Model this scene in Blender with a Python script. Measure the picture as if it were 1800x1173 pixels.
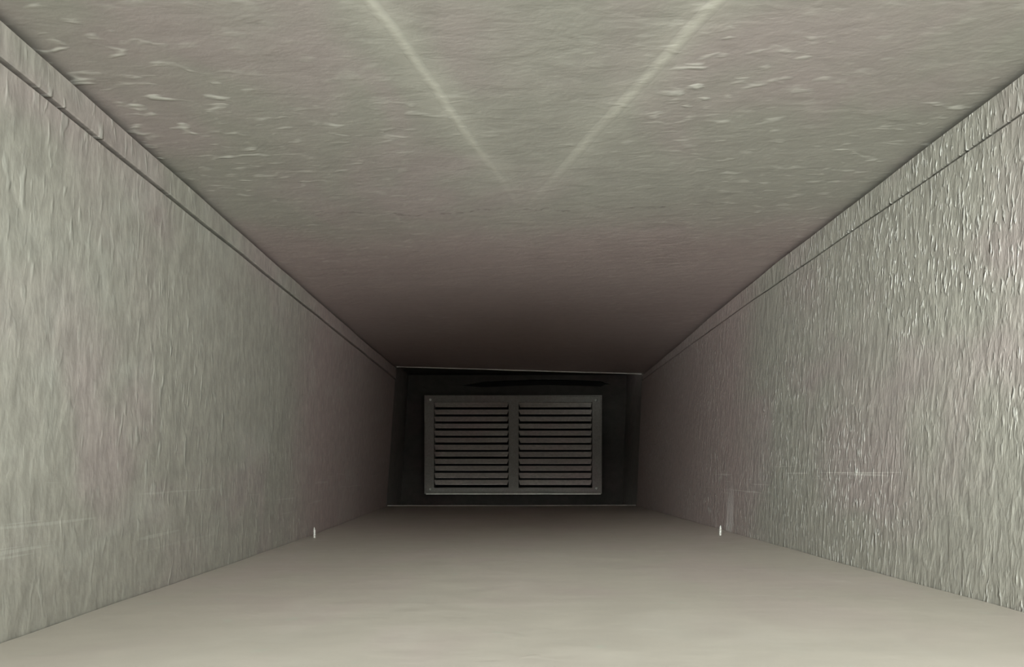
import bpy, bmesh, math, random
from mathutils import Vector
random.seed(7)
for o in list(bpy.data.objects):
    bpy.data.objects.remove(o)
S = bpy.context.scene
C = S.collection

# ------------------------------------------------------------------ scale
W_PX, F_PX = 1800.0, 1300.0
U = 0.5 / 436.0                 # one lateral unit, metres (the duct is 0.5 m wide)
D = F_PX * U                    # depth of the far end of the duct, 1.49 m
CZ = 0.080                      # height of the camera over the datum

def V(x, t, z):
    """lateral units x, z from the lens axis, t = fraction of the duct length"""
    return Vector((x * U, t * D, z * U + CZ))

# ------------------------------------------------------------------ camera
cam_d = bpy.data.cameras.new('camera')
cam = bpy.data.objects.new('camera', cam_d)
C.objects.link(cam)
cam.location = (0, 0, CZ)
cam.rotation_euler = (math.pi / 2, 0, 0)
cam_d.sensor_fit = 'HORIZONTAL'
cam_d.sensor_width = 36.0
cam_d.lens = 36.0 * F_PX / W_PX
cam_d.shift_x = (900 - 890) / 1800.0
cam_d.shift_y = (826 - 586.5) / 1800.0
cam_d.clip_start = 0.005
cam_d.clip_end = 50
S.camera = cam

# ------------------------------------------------------------------ world and light
S.view_settings.view_transform = 'Standard'
S.view_settings.look = 'None'
S.view_settings.gamma = 1
S.view_settings.use_curve_mapping = False
S.view_settings.exposure = 0.0

world = bpy.data.worlds.new('daylight')
S.world = world
world.use_nodes = True
wn, wl = world.node_tree.nodes, world.node_tree.links
wn.clear()
w_out = wn.new('ShaderNodeOutputWorld')
w_bg = wn.new('ShaderNodeBackground')
w_tc = wn.new('ShaderNodeTexCoord')
w_sep = wn.new('ShaderNodeSeparateXYZ')
w_ramp = wn.new('ShaderNodeValToRGB')
w_map = wn.new('ShaderNodeMapRange')
w_map.inputs['From Min'].default_value = -1
w_map.inputs['From Max'].default_value = 1
wl.new(w_tc.outputs['Generated'], w_sep.inputs[0])
wl.new(w_sep.outputs[2], w_map.inputs['Value'])
wl.new(w_map.outputs['Result'], w_ramp.inputs['Fac'])
WC = (0.93, 1.0, 0.945)
# brightness of the surroundings by height: (z of the direction + 1) / 2
ZR = [(0.10, 0.08), (0.22, 0.38), (0.34, 1.15), (0.50, 1.0), (0.66, 0.75), (0.80, 0.70), (0.92, 1.5)]
zr = w_ramp.color_ramp
zr.elements[0].position = ZR[0][0]; zr.elements[1].position = ZR[-1][0]
for p_, v_ in ZR[1:-1]: zr.elements.new(p_)
for el, (p_, v_) in zip(zr.elements, ZR):
    el.color = (WC[0] * v_ * .6, WC[1] * v_ * .6, WC[2] * v_ * .6, 1)
# the space straight behind the camera is dim (whoever holds it stands there); the light comes in around it
w_ax = wn.new('ShaderNodeVectorMath'); w_ax.operation = 'DOT_PRODUCT'
w_ax.inputs[1].default_value = (0, -1, 0)
w_r2 = wn.new('ShaderNodeValToRGB')
wl.new(w_tc.outputs['Generated'], w_ax.inputs[0])
wl.new(w_ax.outputs['Value'], w_r2.inputs['Fac'])
AX = [(0.0, 0.30), (0.55, 0.35), (0.75, 0.40), (0.86, 1.4), (0.91, 2.6), (0.94, 2.1), (0.957, 0.45), (0.98, 0.01)]
r2 = w_r2.color_ramp
r2.elements[0].position = AX[0][0]; r2.elements[1].position = AX[-1][0]
for p_, v_ in AX[1:-1]: r2.elements.new(p_)
for el, (p_, v_) in zip(r2.elements, AX):
    el.color = (v_, v_, v_, 1)
w_mul = wn.new('ShaderNodeVectorMath'); w_mul.operation = 'MULTIPLY'
wl.new(w_ramp.outputs['Color'], w_mul.inputs[0])
wl.new(w_r2.outputs['Color'], w_mul.inputs[1])
# and it comes in more from the two sides than from above or below
w_sq = wn.new('ShaderNodeMath'); w_sq.operation = 'MULTIPLY'
wl.new(w_sep.outputs[0], w_sq.inputs[0]); wl.new(w_sep.outputs[0], w_sq.inputs[1])
w_sd = wn.new('ShaderNodeMath'); w_sd.operation = 'MULTIPLY_ADD'
wl.new(w_sq.outputs[0], w_sd.inputs[0]); w_sd.inputs[1].default_value = 3.0
w_tl = wn.new('ShaderNodeMath'); w_tl.operation = 'MULTIPLY_ADD'          # a little more from the left
wl.new(w_sep.outputs[0], w_tl.inputs[0]); w_tl.inputs[1].default_value = -0.75; w_tl.inputs[2].default_value = 1.0
wl.new(w_tl.outputs[0], w_sd.inputs[2])
w_m2 = wn.new('ShaderNodeVectorMath'); w_m2.operation = 'SCALE'
wl.new(w_mul.outputs[0], w_m2.inputs[0]); wl.new(w_sd.outputs[0], w_m2.inputs['Scale'])
wl.new(w_m2.outputs[0], w_bg.inputs['Color'])
w_bg.inputs['Strength'].default_value = 10.8
wl.new(w_bg.outputs[0], w_out.inputs[0])

# ------------------------------------------------------------------ node helpers
class NT:
    def __init__(s, name):
        s.m = bpy.data.materials.new(name); s.m.use_nodes = True
        s.n, s.l = s.m.node_tree.nodes, s.m.node_tree.links
        s.bsdf = s.n['Principled BSDF']
        s.co = s.n.new('ShaderNodeTexCoord').outputs['Object']
    def put(s, sock, v):
        if hasattr(v, 'links') or isinstance(v, bpy.types.NodeSocket): s.l.new(v, sock)
        else: sock.default_value = v
    def math(s, op, a, b=0.0, c=0.0, clamp=False):
        q = s.n.new('ShaderNodeMath'); q.operation = op; q.use_clamp = clamp
        for i, v in enumerate((a, b, c)): s.put(q.inputs[i], v)
        return q.outputs[0]
    def scale(s, v):
        q = s.n.new('ShaderNodeVectorMath'); q.operation = 'MULTIPLY'
        s.l.new(s.co, q.inputs[0]); q.inputs[1].default_value = v
        return q.outputs[0]
    def xyz(s):
        q = s.n.new('ShaderNodeSeparateXYZ'); s.l.new(s.co, q.inputs[0]); return q.outputs
    def noise(s, sc, detail=3.0, rough=0.5, dist=0.0):
        q = s.n.new('ShaderNodeTexNoise'); s.l.new(s.scale(sc), q.inputs['Vector'])
        q.inputs['Scale'].default_value = 1; q.inputs['Detail'].default_value = detail
        q.inputs['Roughness'].default_value = rough; q.inputs['Distortion'].default_value = dist
        return q.outputs['Fac']
    def ramp(s, f, lo, hi, a=0.0, b=1.0):
        q = s.n.new('ShaderNodeMapRange'); q.interpolation_type = 'SMOOTHSTEP'
        s.put(q.inputs['Value'], f)
        q.inputs['From Min'].default_value = lo; q.inputs['From Max'].default_value = hi
        q.inputs['To Min'].default_value = a; q.inputs['To Max'].default_value = b
        return q.outputs['Result']
    def mix(s, f, a, b, mode='MIX'):
        q = s.n.new('ShaderNodeMix'); q.data_type = 'RGBA'; q.blend_type = mode
        s.put(q.inputs[0], f)
        s.put(q.inputs[6], a if not isinstance(a, tuple) else (*a, 1))
        s.put(q.inputs[7], b if not isinstance(b, tuple) else (*b, 1))
        return q.outputs[2]
    def bump(s, h, strength, dist, prev=None):
        q = s.n.new('ShaderNodeBump'); s.put(q.inputs['Height'], h)
        q.inputs['Strength'].default_value = strength; q.inputs['Distance'].default_value = dist
        if prev is not None: s.l.new(prev, q.inputs['Normal'])
        return q.outputs[0]

def sheet_metal(name, green, rose, pale, grain, bump, metallic, rough, fleck=0.5, contrast=0.12, coarse=1.0, marks=None, fscale=0.8, far=None, fth=0.58):
    """rolled galvanised sheet: grain is the texture frequency (x, y, z) of its pressed bumps"""
    m = NT(name)
    patch = m.noise((9, 6, 9), 2.0, 0.6, 0.4)
    base = m.mix(m.ramp(patch, 0.44, 0.68), green, rose)
    if far:                                             # the next duct section is a slightly rosier sheet
        yy = m.math('ADD', m.xyz()[1], m.math('MULTIPLY', m.math('SUBTRACT', patch, 0.5), 0.10))
        base = m.mix(m.ramp(yy, far[0] * D, far[1] * D), base, (0.392, 0.316, 0.304))
    g1 = m.noise(grain, 4.0, 0.6, 0.3)
    g2 = m.noise(tuple(v * 0.42 for v in grain), 3.0, 0.55, 0.5)
    g3 = m.noise(tuple(v * 2.6 for v in grain), 2.0, 0.6)
    tone = m.ramp(g1, 0.3, 0.7, 1 - contrast, 1 + contrast)
    t2 = m.ramp(g2, 0.3, 0.7, 1 - contrast * .6, 1 + contrast * .6)
    tt = m.math('MULTIPLY', tone, t2)
    comb = m.n.new('ShaderNodeCombineColor')
    for i in range(3): m.l.new(tt, comb.inputs[i])
    base = m.mix(1.0, base, comb.outputs[0], 'MULTIPLY')
    # isolated raised bumps, their glints painted in as pale colour
    g4 = m.noise(tuple(v * fscale for v in grain), 1.5, 0.5, 0.25)
    dens = m.noise((7, 5, 7), 2.0)
    fk = m.math('MULTIPLY', m.ramp(g4, fth, fth + 0.24), m.ramp(dens, 0.38, 0.62, 0.15, 1.0))
    if marks is ceiling_marks:                          # the bumps and their painted glints crowd towards the two sides of the mouth
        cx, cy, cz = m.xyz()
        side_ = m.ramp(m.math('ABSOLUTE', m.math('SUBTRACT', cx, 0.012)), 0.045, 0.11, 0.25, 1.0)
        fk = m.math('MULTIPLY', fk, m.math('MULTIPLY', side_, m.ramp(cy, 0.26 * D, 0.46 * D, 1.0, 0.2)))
    base = m.mix(m.math('MULTIPLY', fk, fleck), base, pale)
    extra = None
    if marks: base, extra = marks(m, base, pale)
    m.put(m.bsdf.inputs['Base Color'], base)
    m.bsdf.inputs['Metallic'].default_value = metallic
    m.put(m.bsdf.inputs['Roughness'], m.math('SUBTRACT', m.ramp(g2, 0.3, 0.7, rough - 0.04, rough + 0.06), m.math('MULTIPLY', fk, 0.10)))
    n = m.bump(g2, 0.5 * coarse, bump * 2.0)
    n = m.bump(g1, 0.45, bump, n)
    n = m.bump(g3, 0.35, bump * 0.3, n)
    n = m.bump(fk, 0.8, bump * 1.3, n)
    if extra is not None: n = m.bump(extra, 0.6, 0.0008, n)
    m.put(m.bsdf.inputs['Normal'], n)
    return m.m

def ceiling_marks(m, base, pale):
    x, y, z = m.xyz()
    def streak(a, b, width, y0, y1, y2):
        # crease with its highlight painted in as pale colour, along x = a + b * y
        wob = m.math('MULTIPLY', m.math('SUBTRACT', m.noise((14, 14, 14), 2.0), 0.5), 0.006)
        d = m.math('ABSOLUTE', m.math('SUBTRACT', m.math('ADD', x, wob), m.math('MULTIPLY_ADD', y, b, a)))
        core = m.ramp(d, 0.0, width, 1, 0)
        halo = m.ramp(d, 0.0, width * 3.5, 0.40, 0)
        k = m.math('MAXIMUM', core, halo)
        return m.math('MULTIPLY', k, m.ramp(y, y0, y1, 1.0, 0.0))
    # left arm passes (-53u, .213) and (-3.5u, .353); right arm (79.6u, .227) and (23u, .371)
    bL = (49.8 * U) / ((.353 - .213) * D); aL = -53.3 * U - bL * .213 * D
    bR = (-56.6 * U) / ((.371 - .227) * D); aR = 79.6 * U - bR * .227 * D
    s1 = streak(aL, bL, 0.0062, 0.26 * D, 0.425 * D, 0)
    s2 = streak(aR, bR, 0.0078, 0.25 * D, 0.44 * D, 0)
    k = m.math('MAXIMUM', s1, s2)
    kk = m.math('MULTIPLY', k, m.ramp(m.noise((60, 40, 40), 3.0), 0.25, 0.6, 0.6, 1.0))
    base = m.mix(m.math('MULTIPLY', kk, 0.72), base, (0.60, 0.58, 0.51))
    # fine broken hairlines where the creases meet
    wob = m.math('MULTIPLY', m.math('SUBTRACT', m.noise((24, 5, 5), 4.0, 0.7), 0.5), 0.05)
    d = m.math('ABSOLUTE', m.math('SUBTRACT', m.math('ADD', y, wob), 0.395 * D))
    line = m.math('MULTIPLY', m.ramp(d, 0.0, 0.0035, 1, 0), m.ramp(m.noise((55, 90, 5), 3.0), 0.5, 0.62))
    line = m.math('MULTIPLY', line, m.ramp(m.math('ABSOLUTE', x), 0.10, 0.2, 1, 0))
    base = m.mix(m.math('MULTIPLY', line, 0.55), base, (0.12, 0.10, 0.09))
    return base, kk

def right_marks(m, base, pale):
    x, y, z = m.xyz()
    # thin bright scratches running along the duct, low on the wall
    n = m.noise((1, 6, 420), 2.0, 0.6)
    sc = m.ramp(n, 0.63, 0.68)
    band = m.math('MULTIPLY', m.ramp(z, 0.045, 0.06, 0, 1), m.ramp(z, 0.078, 0.092, 1, 0))
    yb = m.math('MULTIPLY', m.ramp(y, 0.24 * D, 0.34 * D, 0, 1), m.ramp(y, 0.60 * D, 0.72 * D, 1, 0))
    k = m.math('MULTIPLY', m.math('MULTIPLY', sc, band), yb)
    base = m.mix(m.math('MULTIPLY', k, 0.45), base, (0.72, 0.70, 0.66))
    # pale upright run beside the screw
    d = m.math('ABSOLUTE', m.math('SUBTRACT', y, 0.585 * D))
    run = m.math('MULTIPLY', m.ramp(d, 0.004, 0.020, 1, 0), m.ramp(z, 0.03, 0.075, 1, 0))
    base = m.mix(m.math('MULTIPLY', run, 0.5), base, (0.80, 0.75, 0.74))
    return base, None

def left_marks(m, base, pale):
    x, y, z = m.xyz()
    # cloudy smears left on the sheet
    n = m.noise((1, 11, 16), 3.0, 0.6, 1.2)
    k = m.math('MULTIPLY', m.ramp(n, 0.50, 0.72), 0.22)
    base = m.mix(k, base, pale)
    n2 = m.noise((1, 7, 300), 2.0)
    sc = m.math('MULTIPLY', m.ramp(n2, 0.65, 0.70), m.math('MULTIPLY', m.ramp(z, 0.02, 0.04, 0, 1), m.ramp(z, 0.07, 0.085, 1, 0)))
    base = m.mix(m.math('MULTIPLY', sc, 0.22), base, (0.62, 0.62, 0.58))
    return base, None

def floor_marks(m, base, pale):
    n = m.noise((16, 9, 1), 3.0, 0.6, 0.8)
    base = m.mix(m.math('MULTIPLY', m.ramp(n, 0.50, 0.75), 0.12), base, (0.62, 0.60, 0.55))
    sp = m.noise((60, 45, 1), 1.0)
    base = m.mix(m.math('MULTIPLY', m.ramp(sp, 0.70, 0.78), 0.18), base, (0.44, 0.52, 0.44))
    return base, None

GREEN, ROSE = (0.348, 0.331, 0.294), (0.366, 0.318, 0.302)
M_LEFT = sheet_metal('galvanised_sheet_left', GREEN, ROSE, (0.50, 0.50, 0.46), (1, 220, 85), 0.0006, 0.25, 0.52, 0.55, 0.12, 1.3, left_marks, 0.8, (.48, .62), 0.56)
M_RIGHT = sheet_metal('galvanised_sheet_right', GREEN, ROSE, (0.60, 0.59, 0.56), (1, 340, 115), 0.0014, 0.25, 0.45, 1.0, 0.13, 1.1, right_marks, 1.15, (.50, .60), 0.53)
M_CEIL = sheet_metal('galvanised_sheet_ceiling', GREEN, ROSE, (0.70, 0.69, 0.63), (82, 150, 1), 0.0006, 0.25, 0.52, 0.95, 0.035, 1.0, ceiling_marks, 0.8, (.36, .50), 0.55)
M_FLOOR = sheet_metal('smooth_sheet_floor', (0.490, 0.445, 0.395), (0.500, 0.436, 0.402), (0.62, 0.60, 0.55), (60, 90, 1), 0.0002, 0.10, 0.52, 0.10, 0.02, 1.0, floor_marks)
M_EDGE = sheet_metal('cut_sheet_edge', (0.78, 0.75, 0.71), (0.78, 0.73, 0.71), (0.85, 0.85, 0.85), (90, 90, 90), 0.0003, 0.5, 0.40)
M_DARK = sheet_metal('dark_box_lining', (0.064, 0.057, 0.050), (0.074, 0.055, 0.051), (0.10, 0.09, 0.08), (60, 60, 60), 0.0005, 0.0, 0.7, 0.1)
M_SIDE = sheet_metal('mid_dark_box_side', (0.17, 0.155, 0.14), (0.19, 0.15, 0.145), (0.22, 0.2, 0.18), (60, 60, 60), 0.0005, 0.0, 0.7, 0.1)  # even tone between the duct sheet and the dark lining
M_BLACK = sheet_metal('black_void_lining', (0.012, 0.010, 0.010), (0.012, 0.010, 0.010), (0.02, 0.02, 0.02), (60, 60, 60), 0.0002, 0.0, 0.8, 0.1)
M_GRILLE = sheet_metal('dusty_grey_plastic', (0.285, 0.262, 0.24), (0.30, 0.25, 0.24), (0.38, 0.36, 0.34), (240, 240, 240), 0.0002, 0.0, 0.42, 0.35, 0.10)
M_SLAT = sheet_metal('dusty_grey_slats', (0.66, 0.61, 0.57), (0.68, 0.58, 0.56), (0.66, 0.64, 0.60), (160, 200, 420), 0.0002, 0.0, 0.40, 0.35, 0.12)
m = NT('bright_zinc')
m.bsdf.inputs['Base Color'].default_value = (0.92, 0.91, 0.88, 1)
m.bsdf.inputs['Metallic'].default_value = 0.65
m.bsdf.inputs['Roughness'].default_value = 0.42
M_ZINC = m.m

# ------------------------------------------------------------------ mesh helpers
def link(name, bm, mat, parent=None, smooth=False):
    bmesh.ops.recalc_face_normals(bm, faces=bm.faces)
    me = bpy.data.meshes.new(name); bm.to_mesh(me); bm.free()
    me.materials.append(mat)
    for p in me.polygons: p.use_smooth = smooth
    o = bpy.data.objects.new(name, me); C.objects.link(o)
    if parent is not None: o.parent = parent
    return o

def struct(o):
    o['kind'] = 'structure'; return o

def loft(bm, stations, profile):
    """closed polygon profile(t) -> [(x, z), ...] swept over the stations t"""
    rings = [[bm.verts.new(V(x, t, z)) for x, z in profile(t)] for t in stations]
    n = len(rings[0])
    for a, b in zip(rings, rings[1:]):
        for i in range(n):
            bm.faces.new((a[i], a[(i + 1) % n], b[(i + 1) % n], b[i]))
    bm.faces.new(rings[0]); bm.faces.new(list(reversed(rings[-1])))

def box(bm, x0, x1, y0, y1, z0, z1):
    vs = [bm.verts.new((x, y, z)) for x in (x0, x1) for y in (y0, y1) for z in (z0, z1)]
    for f in ((0, 1, 3, 2), (4, 6, 7, 5), (0, 4, 5, 1), (2, 3, 7, 6), (0, 2, 6, 4), (1, 5, 7, 3)):
        bm.faces.new([vs[i] for i in f])

def lerp_tab(tab, t):
    if t <= tab[0][0]: return tab[0][1]
    for (a, va), (b, vb) in zip(tab, tab[1:]):
        if t <= b: return va + (vb - va) * (t - a) / (b - a)
    return tab[-1][1]

T0 = 0.075                                             # the open mouth
ST = [T0 + (1 - T0) * i / 60 for i in range(61)]
XL_TOP = [(0, -194), (1, -194)]
XL_BOT = [(0, -205), (.6, -205), (1, -211)]
XR_TOP = [(0, 239), (1, 239)]
XR_BOT = [(0, 229), (1, 229)]
Z_TL = [(0, 175), (.5, 176), (.8, 178), (1, 182)]
Z_TR = [(0, 187), (.5, 186.5), (.66, 182.5), (.8, 176), (1, 169)]
Z_BL = [(0, -70), (.45, -69.5), (.7, -67.5), (1, -64)]
Z_BR = [(0, -62), (.4, -63.5), (1, -63)]
Z_SL = [(0, 157), (1, 159)]
Z_SR = [(0, 165.5), (.6, 163.5), (1, 157)]
wav = lambda t, s, k: 0.5 * k * (math.sin(t * 37 + s) + math.sin(t * 71 + 2 * s))
xl_top = lambda t: lerp_tab(XL_TOP, t)
xl_bot = lambda t: lerp_tab(XL_BOT, t)
xr_top = lambda t: lerp_tab(XR_TOP, t)
xr_bot = lambda t: lerp_tab(XR_BOT, t)
z_tl = lambda t: lerp_tab(Z_TL, t) + wav(t, 1, .35)
z_tr = lambda t: lerp_tab(Z_TR, t) + wav(t, 2, .35)
z_bl = lambda t: lerp_tab(Z_BL, t) + wav(t, 3, .25)
z_br = lambda t: lerp_tab(Z_BR, t) + wav(t, 4, .25)
z_sl = lambda t: lerp_tab(Z_SL, t) + wav(t, 5, .30)
z_sr = lambda t: lerp_tab(Z_SR, t) + wav(t, 6, .30)
TH = 14                                                # sheet plus insulation, units

# floor tray, rebated along both sides so that a thin dark gap runs under each wall
def floor_prof(t):
    xl, xr, zl, zr = xl_bot(t), xr_bot(t), z_bl(t), z_br(t)
    return [(xl - TH, -84), (xr + TH, -84), (xr + TH, zr - 3), (xr - .9, zr - 3), (xr - .9, zr - .3), (xr - 1.6, zr),
            (xl + 1.6, zl), (xl + .9, zl - .3), (xl + .9, zl - 3), (xl - TH, zl - 3)]
bm = bmesh.new(); loft(bm, ST, floor_prof); struct(link('floor', bm, M_FLOOR))

# ceiling sheet
def ceil_prof(t):
    xl, xr, zl, zr = xl_top(t), xr_top(t), z_tl(t), z_tr(t)
    n = 8
    low = [(xl - TH + (xr - xl + 2 * TH) * i / n, 0) for i in range(n + 1)]
    low = [(x, zl + (zr - zl) * min(1, max(0, (x - xl) / (xr - xl)))) for x, _ in low]
    return low + [(xr + TH, zr + TH), (xl - TH, zl + TH)]
bm = bmesh.new(); loft(bm, ST, ceil_prof); struct(link('ceiling', bm, M_CEIL))

# side walls: the upper edge is rebated to carry the flange strip
def wallL(t):
    xb, xt, zb, zt, zs = xl_bot(t), xl_top(t), z_bl(t), z_tl(t), z_sl(t)
    k = (zs - zb) / (zt - zb); xs = xb + (xt - xb) * k
    return [(xb - TH, zb - 3), (xb, zb - 3), (xs, zs - .9), (xs - .5, zs - .5), (xs - 10, zs - .5), (xt - 10, zt), (xt - TH, zt)]
def wallR(t):
    xb, xt, zb, zt, zs = xr_bot(t), xr_top(t), z_br(t), z_tr(t), z_sr(t)
    k = (zs - zb) / (zt - zb); xs = xb + (xt - xb) * k
    return [(xb + TH, zb - 3), (xb, zb - 3), (xs, zs - .7), (xs + .5, zs - .3), (xs + 10, zs - .3), (xt + 10, zt), (xt + TH, zt)]
bm = bmesh.new(); loft(bm, ST, wallL); struct(link('wall_left', bm, M_LEFT))
bm = bmesh.new(); loft(bm, ST, wallR); struct(link('wall_right', bm, M_RIGHT))
def stripL(t):
    xt, zt, zs = xl_top(t), z_tl(t), z_sl(t)
    return [(xt - 10, zs + 1.5), (xt - .6, zs + 1.5), (xt, zs + 2.0), (xt + .2, zt - 3.2), (xt - .4, zt - 2.8), (xt - 10, zt - 2.8)]
def stripR(t):
    xt, zt, zs = xr_top(t), z_tr(t), z_sr(t)
    return [(xt + 10, zs + 1.4), (xt + .6, zs + 1.4), (xt, zs + 1.9), (xt - .2, zt - 3.8), (xt + .4, zt - 3.4), (xt + 10, zt - 3.4)]
bm = bmesh.new(); loft(bm, ST, stripL); struct(link('trim_1', bm, M_LEFT))
bm = bmesh.new(); loft(bm, ST, stripR); struct(link('trim_2', bm, M_RIGHT))

# rolled sheet ends where the duct meets the box behind
def bead(name, p, q, r, mat, n=24, wob=0.0):
    bm = bmesh.new(); rings = []
    for i in range(n + 1):
        s = i / n; c = p.lerp(q, s) + Vector((0, 0, wob * (math.sin(s * 9) + .6 * math.sin(s * 23))))
        rings.append([bm.verts.new(c + Vector((0, r * math.cos(a), r * math.sin(a)))) for a in [k * math.tau / 8 for k in range(8)]])
    for a, b in zip(rings, rings[1:]):
        for k in range(8): bm.faces.new((a[k], a[(k + 1) % 8], b[(k + 1) % 8], b[k]))
    bm.faces.new(rings[0]); bm.faces.new(list(reversed(rings[-1])))
    return struct(link(name, bm, mat, smooth=True))
bead('trim_3', V(-193, 1.001, z_tl(1) - .6), V(238, 1.001, z_tr(1) - .6), 1.1 * U, M_EDGE, wob=.2 * U)
bead('trim_4', V(-209, 1.001, z_bl(1) + .2), V(228, 1.001, z_br(1) + .2), 0.9 * U, M_EDGE, wob=.15 * U)

# the box behind the duct: larger on every side, dark inside
T1, T2 = 1.0, 1.13
def ring_box(name, x0, x1, z0, z1, mat):
    bm = bmesh.new(); a, b = V(x0, T1, z0), V(x1, T2 + .035, z1)
    box(bm, a.x, b.x, a.y + .0005, b.y, a.z, b.z)
    return struct(link(name, bm, mat))
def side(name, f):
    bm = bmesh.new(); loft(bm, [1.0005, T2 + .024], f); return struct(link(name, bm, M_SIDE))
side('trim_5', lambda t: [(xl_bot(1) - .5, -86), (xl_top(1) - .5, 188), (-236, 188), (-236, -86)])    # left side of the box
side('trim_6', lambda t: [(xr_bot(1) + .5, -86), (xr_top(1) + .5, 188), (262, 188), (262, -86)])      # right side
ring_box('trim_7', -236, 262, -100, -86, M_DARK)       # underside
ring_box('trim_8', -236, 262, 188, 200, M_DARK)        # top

# back wall with a long gap under its upper edge
def px2x(px, r): return (px - 890) / r
def px2z(py, r): return (826 - py) / r
RB = 1 / T2
def slit(px):
    h = 4.9 * min(1, max(0, (px - 810) / 40)) * (1 if px < 1058 else max(0, (1066 - px) / 8))
    c = 678 - 6.5 * math.sin(min(1, max(0, (px - 812) / 200)) * math.pi / 2) + max(0, px - 960) * .035
    return c, max(h, .05)
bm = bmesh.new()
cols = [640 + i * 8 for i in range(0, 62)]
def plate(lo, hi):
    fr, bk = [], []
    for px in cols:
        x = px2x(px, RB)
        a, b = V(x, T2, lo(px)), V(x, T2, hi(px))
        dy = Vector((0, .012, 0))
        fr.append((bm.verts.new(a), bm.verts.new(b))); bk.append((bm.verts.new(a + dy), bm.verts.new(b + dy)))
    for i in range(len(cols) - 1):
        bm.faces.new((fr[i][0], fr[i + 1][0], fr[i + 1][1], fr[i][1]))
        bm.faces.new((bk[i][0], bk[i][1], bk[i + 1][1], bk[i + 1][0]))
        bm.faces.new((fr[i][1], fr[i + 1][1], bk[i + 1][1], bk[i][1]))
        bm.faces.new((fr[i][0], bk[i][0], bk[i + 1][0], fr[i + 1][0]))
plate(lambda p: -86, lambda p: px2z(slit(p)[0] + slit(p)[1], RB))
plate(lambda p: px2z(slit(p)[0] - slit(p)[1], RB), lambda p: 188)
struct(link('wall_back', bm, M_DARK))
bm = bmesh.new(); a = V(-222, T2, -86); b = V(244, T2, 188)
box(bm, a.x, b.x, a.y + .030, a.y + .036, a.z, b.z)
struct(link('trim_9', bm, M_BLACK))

# ------------------------------------------------------------------ the grille
TG = 1.105; RG = 1 / TG
def G(px, py): return Vector((px2x(px, RG) * U, 0, px2z(py, RG) * U + CZ))
yg = TG * D                                             # its front face
yb = T2 * D                                             # the wall it is screwed to
c0 = G(902, 868)
grille = bpy.data.objects.new('ventilation_grille', None); C.objects.link(grille)
grille.location = (c0.x, yb, c0.z)
grille['label'] = 'dark grey louvred vent grille with two banks of slats on the far end wall'
grille['category'] = 'vent'
def gl(px, py, y): v = G(px, py); return Vector((v.x - c0.x, y - yb, v.z - c0.z))

xs = [746, 748.5, 763, 894, 912, 1041, 1055.5, 1058]
ys = [695, 697.5, 707.5, 857.5, 865.5, 868.5]
bm = bmesh.new()
def height(i, j):                                       # how far a cell stands towards the viewer
    if i in (2, 4) and j == 2: return None
    return 0.0016 if (i in (0, 6) or j in (0, 4)) else 0.0
cell = {}
def gv(px, py, y, store={}):
    k = (px, py, round(y, 5))
    if k not in store: store[k] = bm.verts.new(gl(px, py, y))
    return store[k]
for i in range(7):
    for j in range(5):
        h = height(i, j)
        if h is None: continue
        y = yg - h
        bm.faces.new((gv(xs[i], ys[j], y), gv(xs[i + 1], ys[j], y), gv(xs[i + 1], ys[j + 1], y), gv(xs[i], ys[j + 1], y)))
        bm.faces.new((gv(xs[i], ys[j], yb), gv(xs[i], ys[j + 1], yb), gv(xs[i + 1], ys[j + 1], yb), gv(xs[i + 1], ys[j], yb)))
        for (di, dj, p, q) in ((-1, 0, (i, j), (i, j + 1)), (1, 0, (i + 1, j), (i + 1, j + 1)), (0, -1, (i, j), (i + 1, j)), (0, 1, (i, j + 1), (i + 1, j + 1))):
            ni, nj = i + di, j + dj
            nh = height(ni, nj) if (0 <= ni < 7 and 0 <= nj < 5) else None
            low = yb if nh is None else yg - nh
            if low > y + 1e-6:
                A, B = (xs[p[0]], ys[p[1]]), (xs[q[0]], ys[q[1]])
                bm.faces.new((gv(*A, y), gv(*B, y), gv(*B, low), gv(*A, low)))
fr = link('frame', bm, M_GRILLE, grille)
bv = fr.modifiers.new('soft_edges', 'BEVEL'); bv.width = 0.0006; bv.segments = 2; bv.limit_method = 'ANGLE'

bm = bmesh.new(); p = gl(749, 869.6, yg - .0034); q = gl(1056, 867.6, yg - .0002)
box(bm, p.x, q.x, p.y, q.y, p.z, q.z)  # lip in a pale material that paints in the light along it
lip = link('lower_lip', bm, M_EDGE, grille); lip['label'] = 'lower edge, painted pale where it catches light'
bv = lip.modifiers.new('soft_edges', 'BEVEL'); bv.width = 0.0005; bv.segments = 2

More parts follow.
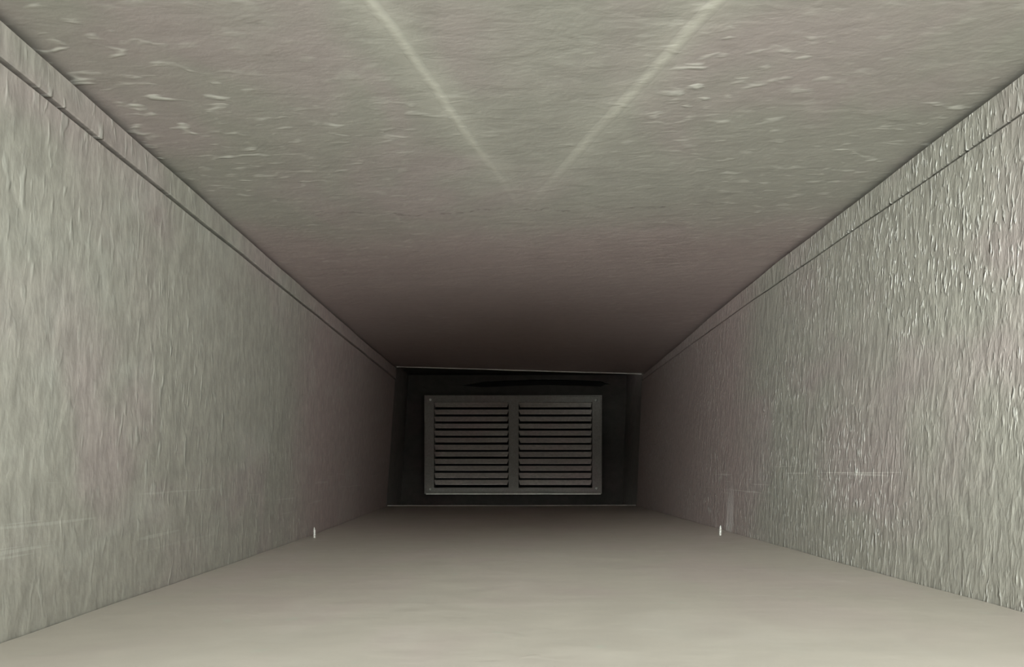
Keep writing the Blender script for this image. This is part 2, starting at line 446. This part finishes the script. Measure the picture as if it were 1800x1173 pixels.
def louvres(x0, x1, hi_first):
    bm = bmesh.new(); n = 12; y0p, y1p = 708.5, 857.5; pitch = (y1p - y0p) / n
    for k in range(n):
        jx = random.uniform(-.3, .3)
        top, bot = y0p + k * pitch - 1.0, y0p + (k + 1) * pitch - 5.6 + random.uniform(-.4, .4)
        A = [gl(x0, top, yg + .0055), gl(x0 + 2.5 + jx, bot, yg - .0012), gl(x0 + 2.5 + jx, bot + 1.0, yg - .0006), gl(x0, top + 1.4, yg + .0075)]
        B = [gl(x1, top, yg + .0055), gl(x1 - 2.5 + jx, bot, yg - .0012), gl(x1 - 2.5 + jx, bot + 1.0, yg - .0006), gl(x1, top + 1.4, yg + .0075)]
        va, vb = [], []
        m_ = 8
        rings = []
        for s in range(m_ + 1):
            f = s / m_; sag = Vector((0, 0, -.00012 * math.sin(f * math.pi) * random.uniform(.3, 1.3)))
            rings.append([bm.verts.new(a.lerp(b, f) + sag) for a, b in zip(A, B)])
        for r0, r1 in zip(rings, rings[1:]):
            for i in range(4): bm.faces.new((r0[i], r0[(i + 1) % 4], r1[(i + 1) % 4], r1[i]))
        bm.faces.new(rings[0]); bm.faces.new(list(reversed(rings[-1])))
    return link('louvre_panel', bm, M_SLAT, grille)
louvres(763, 894, True)
louvres(912, 1041, False)
bm = bmesh.new()
p, q = gl(763.2, 857.4, yb - .0015), gl(1040.8, 707.6, yb - .0003)
box(bm, p.x, q.x, p.y, q.y, p.z, q.z)
link('backing', bm, M_BLACK, grille)

for px, py, tw in ((756.5, 703, .3), (1047.5, 704, 1.1), (756.5, 860, .8), (1048, 858.5, 2.0)):
    bm = bmesh.new(); c = gl(px, py, yg)
    prof = [(0.0030, 0.0002), (0.0030, -0.0010), (0.0023, -0.0020), (0.0010, -0.0024)]
    rings = [[bm.verts.new(c + Vector((r * math.cos(a), y, r * math.sin(a)))) for a in [k * math.tau / 16 for k in range(16)]] for r, y in prof]
    for a, b in zip(rings, rings[1:]):
        for k in range(16): bm.faces.new((a[k], a[(k + 1) % 16], b[(k + 1) % 16], b[k]))
    bm.faces.new(rings[0])
    cen = bm.verts.new(c + Vector((0, -.0012, 0)))      # recessed drive
    for k in range(16): bm.faces.new((rings[-1][k], rings[-1][(k + 1) % 16], cen))
    s = link('screw', bm, M_ZINC, grille, smooth=True)
    s['label'] = 'bright metal screw head'

# ------------------------------------------------------------------ screw tips standing out of the floor
def screw_tip(x, t, z, h, r, lean, label):
    bm = bmesh.new(); rings = []; n = 90; seg = 14; turns = 6.5
    for i in range(n + 1):
        f = i / n; zz = -0.0015 + f * (h + .0015)
        taper = 1 if f < .68 else max(.06, (1 - f) / .32) ** .75
        ring = []
        for k in range(seg):
            a = k * math.tau / seg
            ph = (f * turns - k / seg) % 1.0
            th = max(0, 1 - abs(ph - .5) * 4.5)
            rr = r * taper * (.74 + .30 * th)
            ring.append(bm.verts.new((rr * math.cos(a) + lean * max(0, zz), rr * math.sin(a), zz)))
        rings.append(ring)
    for a, b in zip(rings, rings[1:]):
        for k in range(seg): bm.faces.new((a[k], a[(k + 1) % seg], b[(k + 1) % seg], b[k]))
    bm.faces.new(rings[0]); bm.faces.new(list(reversed(rings[-1])))
    o = link('self_tapping_screw', bm, M_ZINC, smooth=True)
    o.location = V(x, t, z)
    o['label'] = label; o['category'] = 'screw'; o['group'] = 'screw tips sticking up through the duct floor'
    return o
tl = .572
screw_tip(-337 * tl, tl, z_bl(tl), 19 / (1 / tl) * U, 2.5 / (1 / tl) * U, -.03, 'shiny screw tip poking up through the floor at the foot of the left wall')
tr = .552
screw_tip(376 * tr, tr, z_br(tr), 17.5 / (1 / tr) * U, 2.6 / (1 / tr) * U, .04, 'shiny screw tip poking up through the floor near the foot of the right wall')
